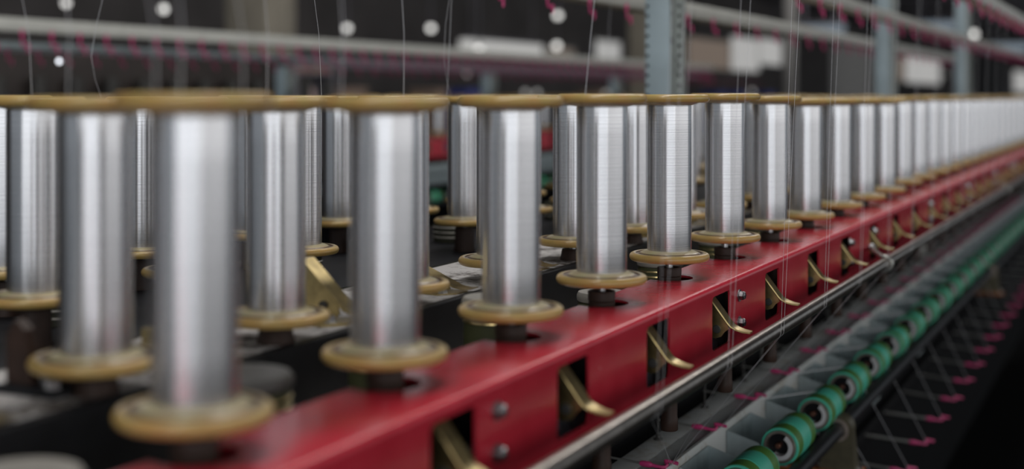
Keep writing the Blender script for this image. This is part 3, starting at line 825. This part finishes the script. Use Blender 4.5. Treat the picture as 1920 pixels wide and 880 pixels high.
# pink lit opening and crates low in the distance
p = pt(590, 176, -12)
t = thing('lit_panel', (p.x, p.y, 0), 'low pink lit panel behind the second-row bobbins', 'light')
hw = (yat(617, -12) - yat(563, -12)) / 2
MB().box(0, .05, -hw, hw, .9, ZC + .10).build('panel', M['pinklit'], t)
MB().box(-.04, 0, -hw - .05, hw + .05, 0, ZC + .14).build('frame', M['truss'], t)
for px, m_, w, lb in ((864, 'blue', .55, 'small blue crate stack behind the third bobbin, left of two'), (891, 'blue', .55, 'small blue crate stack behind the third bobbin, right of two'), (1338, 'blue', 1.0, 'blue crate stack beyond the sixth bobbin, left'), (1372, 'blue', 1.0, 'blue crate stack beyond the sixth bobbin, middle'), (1432, 'blue', 1.0, 'blue crate stack beyond the seventh bobbin'),
                      (630, 'cardboard', .34, 'pale carton stack right of the pink lit panel'), (652, 'cardboard', .34, 'pale carton stack second right of the pink panel'), (803, 'cardboard', .5, 'pale carton stack above the second bobbin flange edge'), (1115, 'cardboard', .8, 'pale carton stack behind the fourth bobbin'), (1820, 'cardboard', 1.4, 'pale carton stack beyond the third blue column')):
    X = -13; y = yat(px, X)
    blue = m_ == 'blue'
    t = thing('storage_bin' if blue else 'tall_carton', (X, y, 0), lb.replace(' crate stack', ' storage bin').replace(' carton stack', ' tall carton'), 'bin' if blue else 'carton', ('storage bins' if blue else 'tall cartons') + ' across the hall')
    MB().cbox(-.3, .3, -w / 2, w / 2, 0, 1.29, .02).build('body', M[m_], t)
    MB().cbox(-.32, .32, -w / 2 - .02, w / 2 + .02, 1.29, 1.34, .01).build('lid', M[m_], t)
# shelf rows of cartons glinting under the rail
y0 = yat(556, -10); L = yat(622, -10) - y0
t = thing('storage_rack', (-10, y0, 0), 'far two-shelf rack of small pale cartons right of the blurred column', 'rack')
for j, py in enumerate((112, 128)):
    z = zat(py + 6, -10, y0)
    MB().cbox(-.3, .02, 0, L, z - .03, z, .005).build('shelf', M['truss'], t)
    for k in range(8):
        o = MB().cbox(-.2, 0, .01, L / 8 - .01, 0, .075, .01).build('carton', M['cardboard'], None, (-10, y0 + L * k / 8, z))
        tag(o, 'small pale carton on the %s shelf of the far rack, %s along' % (('upper', 'lower')[j], ordn(k)), 'carton', 'cartons on the far rack')
for yy in (-.05, L + .01):
    MB().box(-.3, .02, yy, yy + .04, 0, zat(100, -10, y0)).build('upright', M['truss'], t)

# ------------------------------------------------------------------ light
wd = bpy.data.worlds.new('World'); sc.world = wd; wd.use_nodes = True
wd.node_tree.nodes['Background'].inputs[0].default_value = (.86, .93, 1, 1)
wd.node_tree.nodes['Background'].inputs[1].default_value = .32
def area(name, loc, target, sx, sy, rad, col=(1, 1, 1)):
    l = bpy.data.lights.new(name, 'AREA'); l.shape = 'RECTANGLE'; l.size = sx; l.size_y = sy
    l.energy = rad * sx * sy * PI; l.color = col
    o = bpy.data.objects.new(name, l); COL.objects.link(o); o.location = loc
    o.rotation_euler = (Vector(target) - Vector(loc)).to_track_quat('-Z', 'Y').to_euler()
    return o
area('added_light_behind', (2.3, -5.5, 2.0), (1.0, 1.5, 1.2), 8.5, 3.9, 1.25, (.98, .99, 1))  # unseen area light added for the bright stripes on the bobbins
area('added_light_side', (7.6, 1.2, 2.3), (-.5, 1.2, .9), 15.5, 3.6, .86, (1, .965, .93))  # unseen warm area light added to brighten the rail front and bobbin sides
for i, y in enumerate((-1.5, 1.5, 4.5, 8.5)):
    area('unseen_area_light', (-.6, y, 4.3), (-.6, y, 0), .5, 2.4, 12.0, (1, .98, .95))  # unseen area lights above the machine, without any fixture
for i, y in enumerate((4, 10, 18, 30, 46, 70, 100, 140)):
    area('unseen_area_light', (-5.0, y, 5.6), (-18, y + 2, 1.5), 4, 1.2, 8.5, (1, .97, .93))  # unseen area lights added to brighten the far hall, facing away from the machine
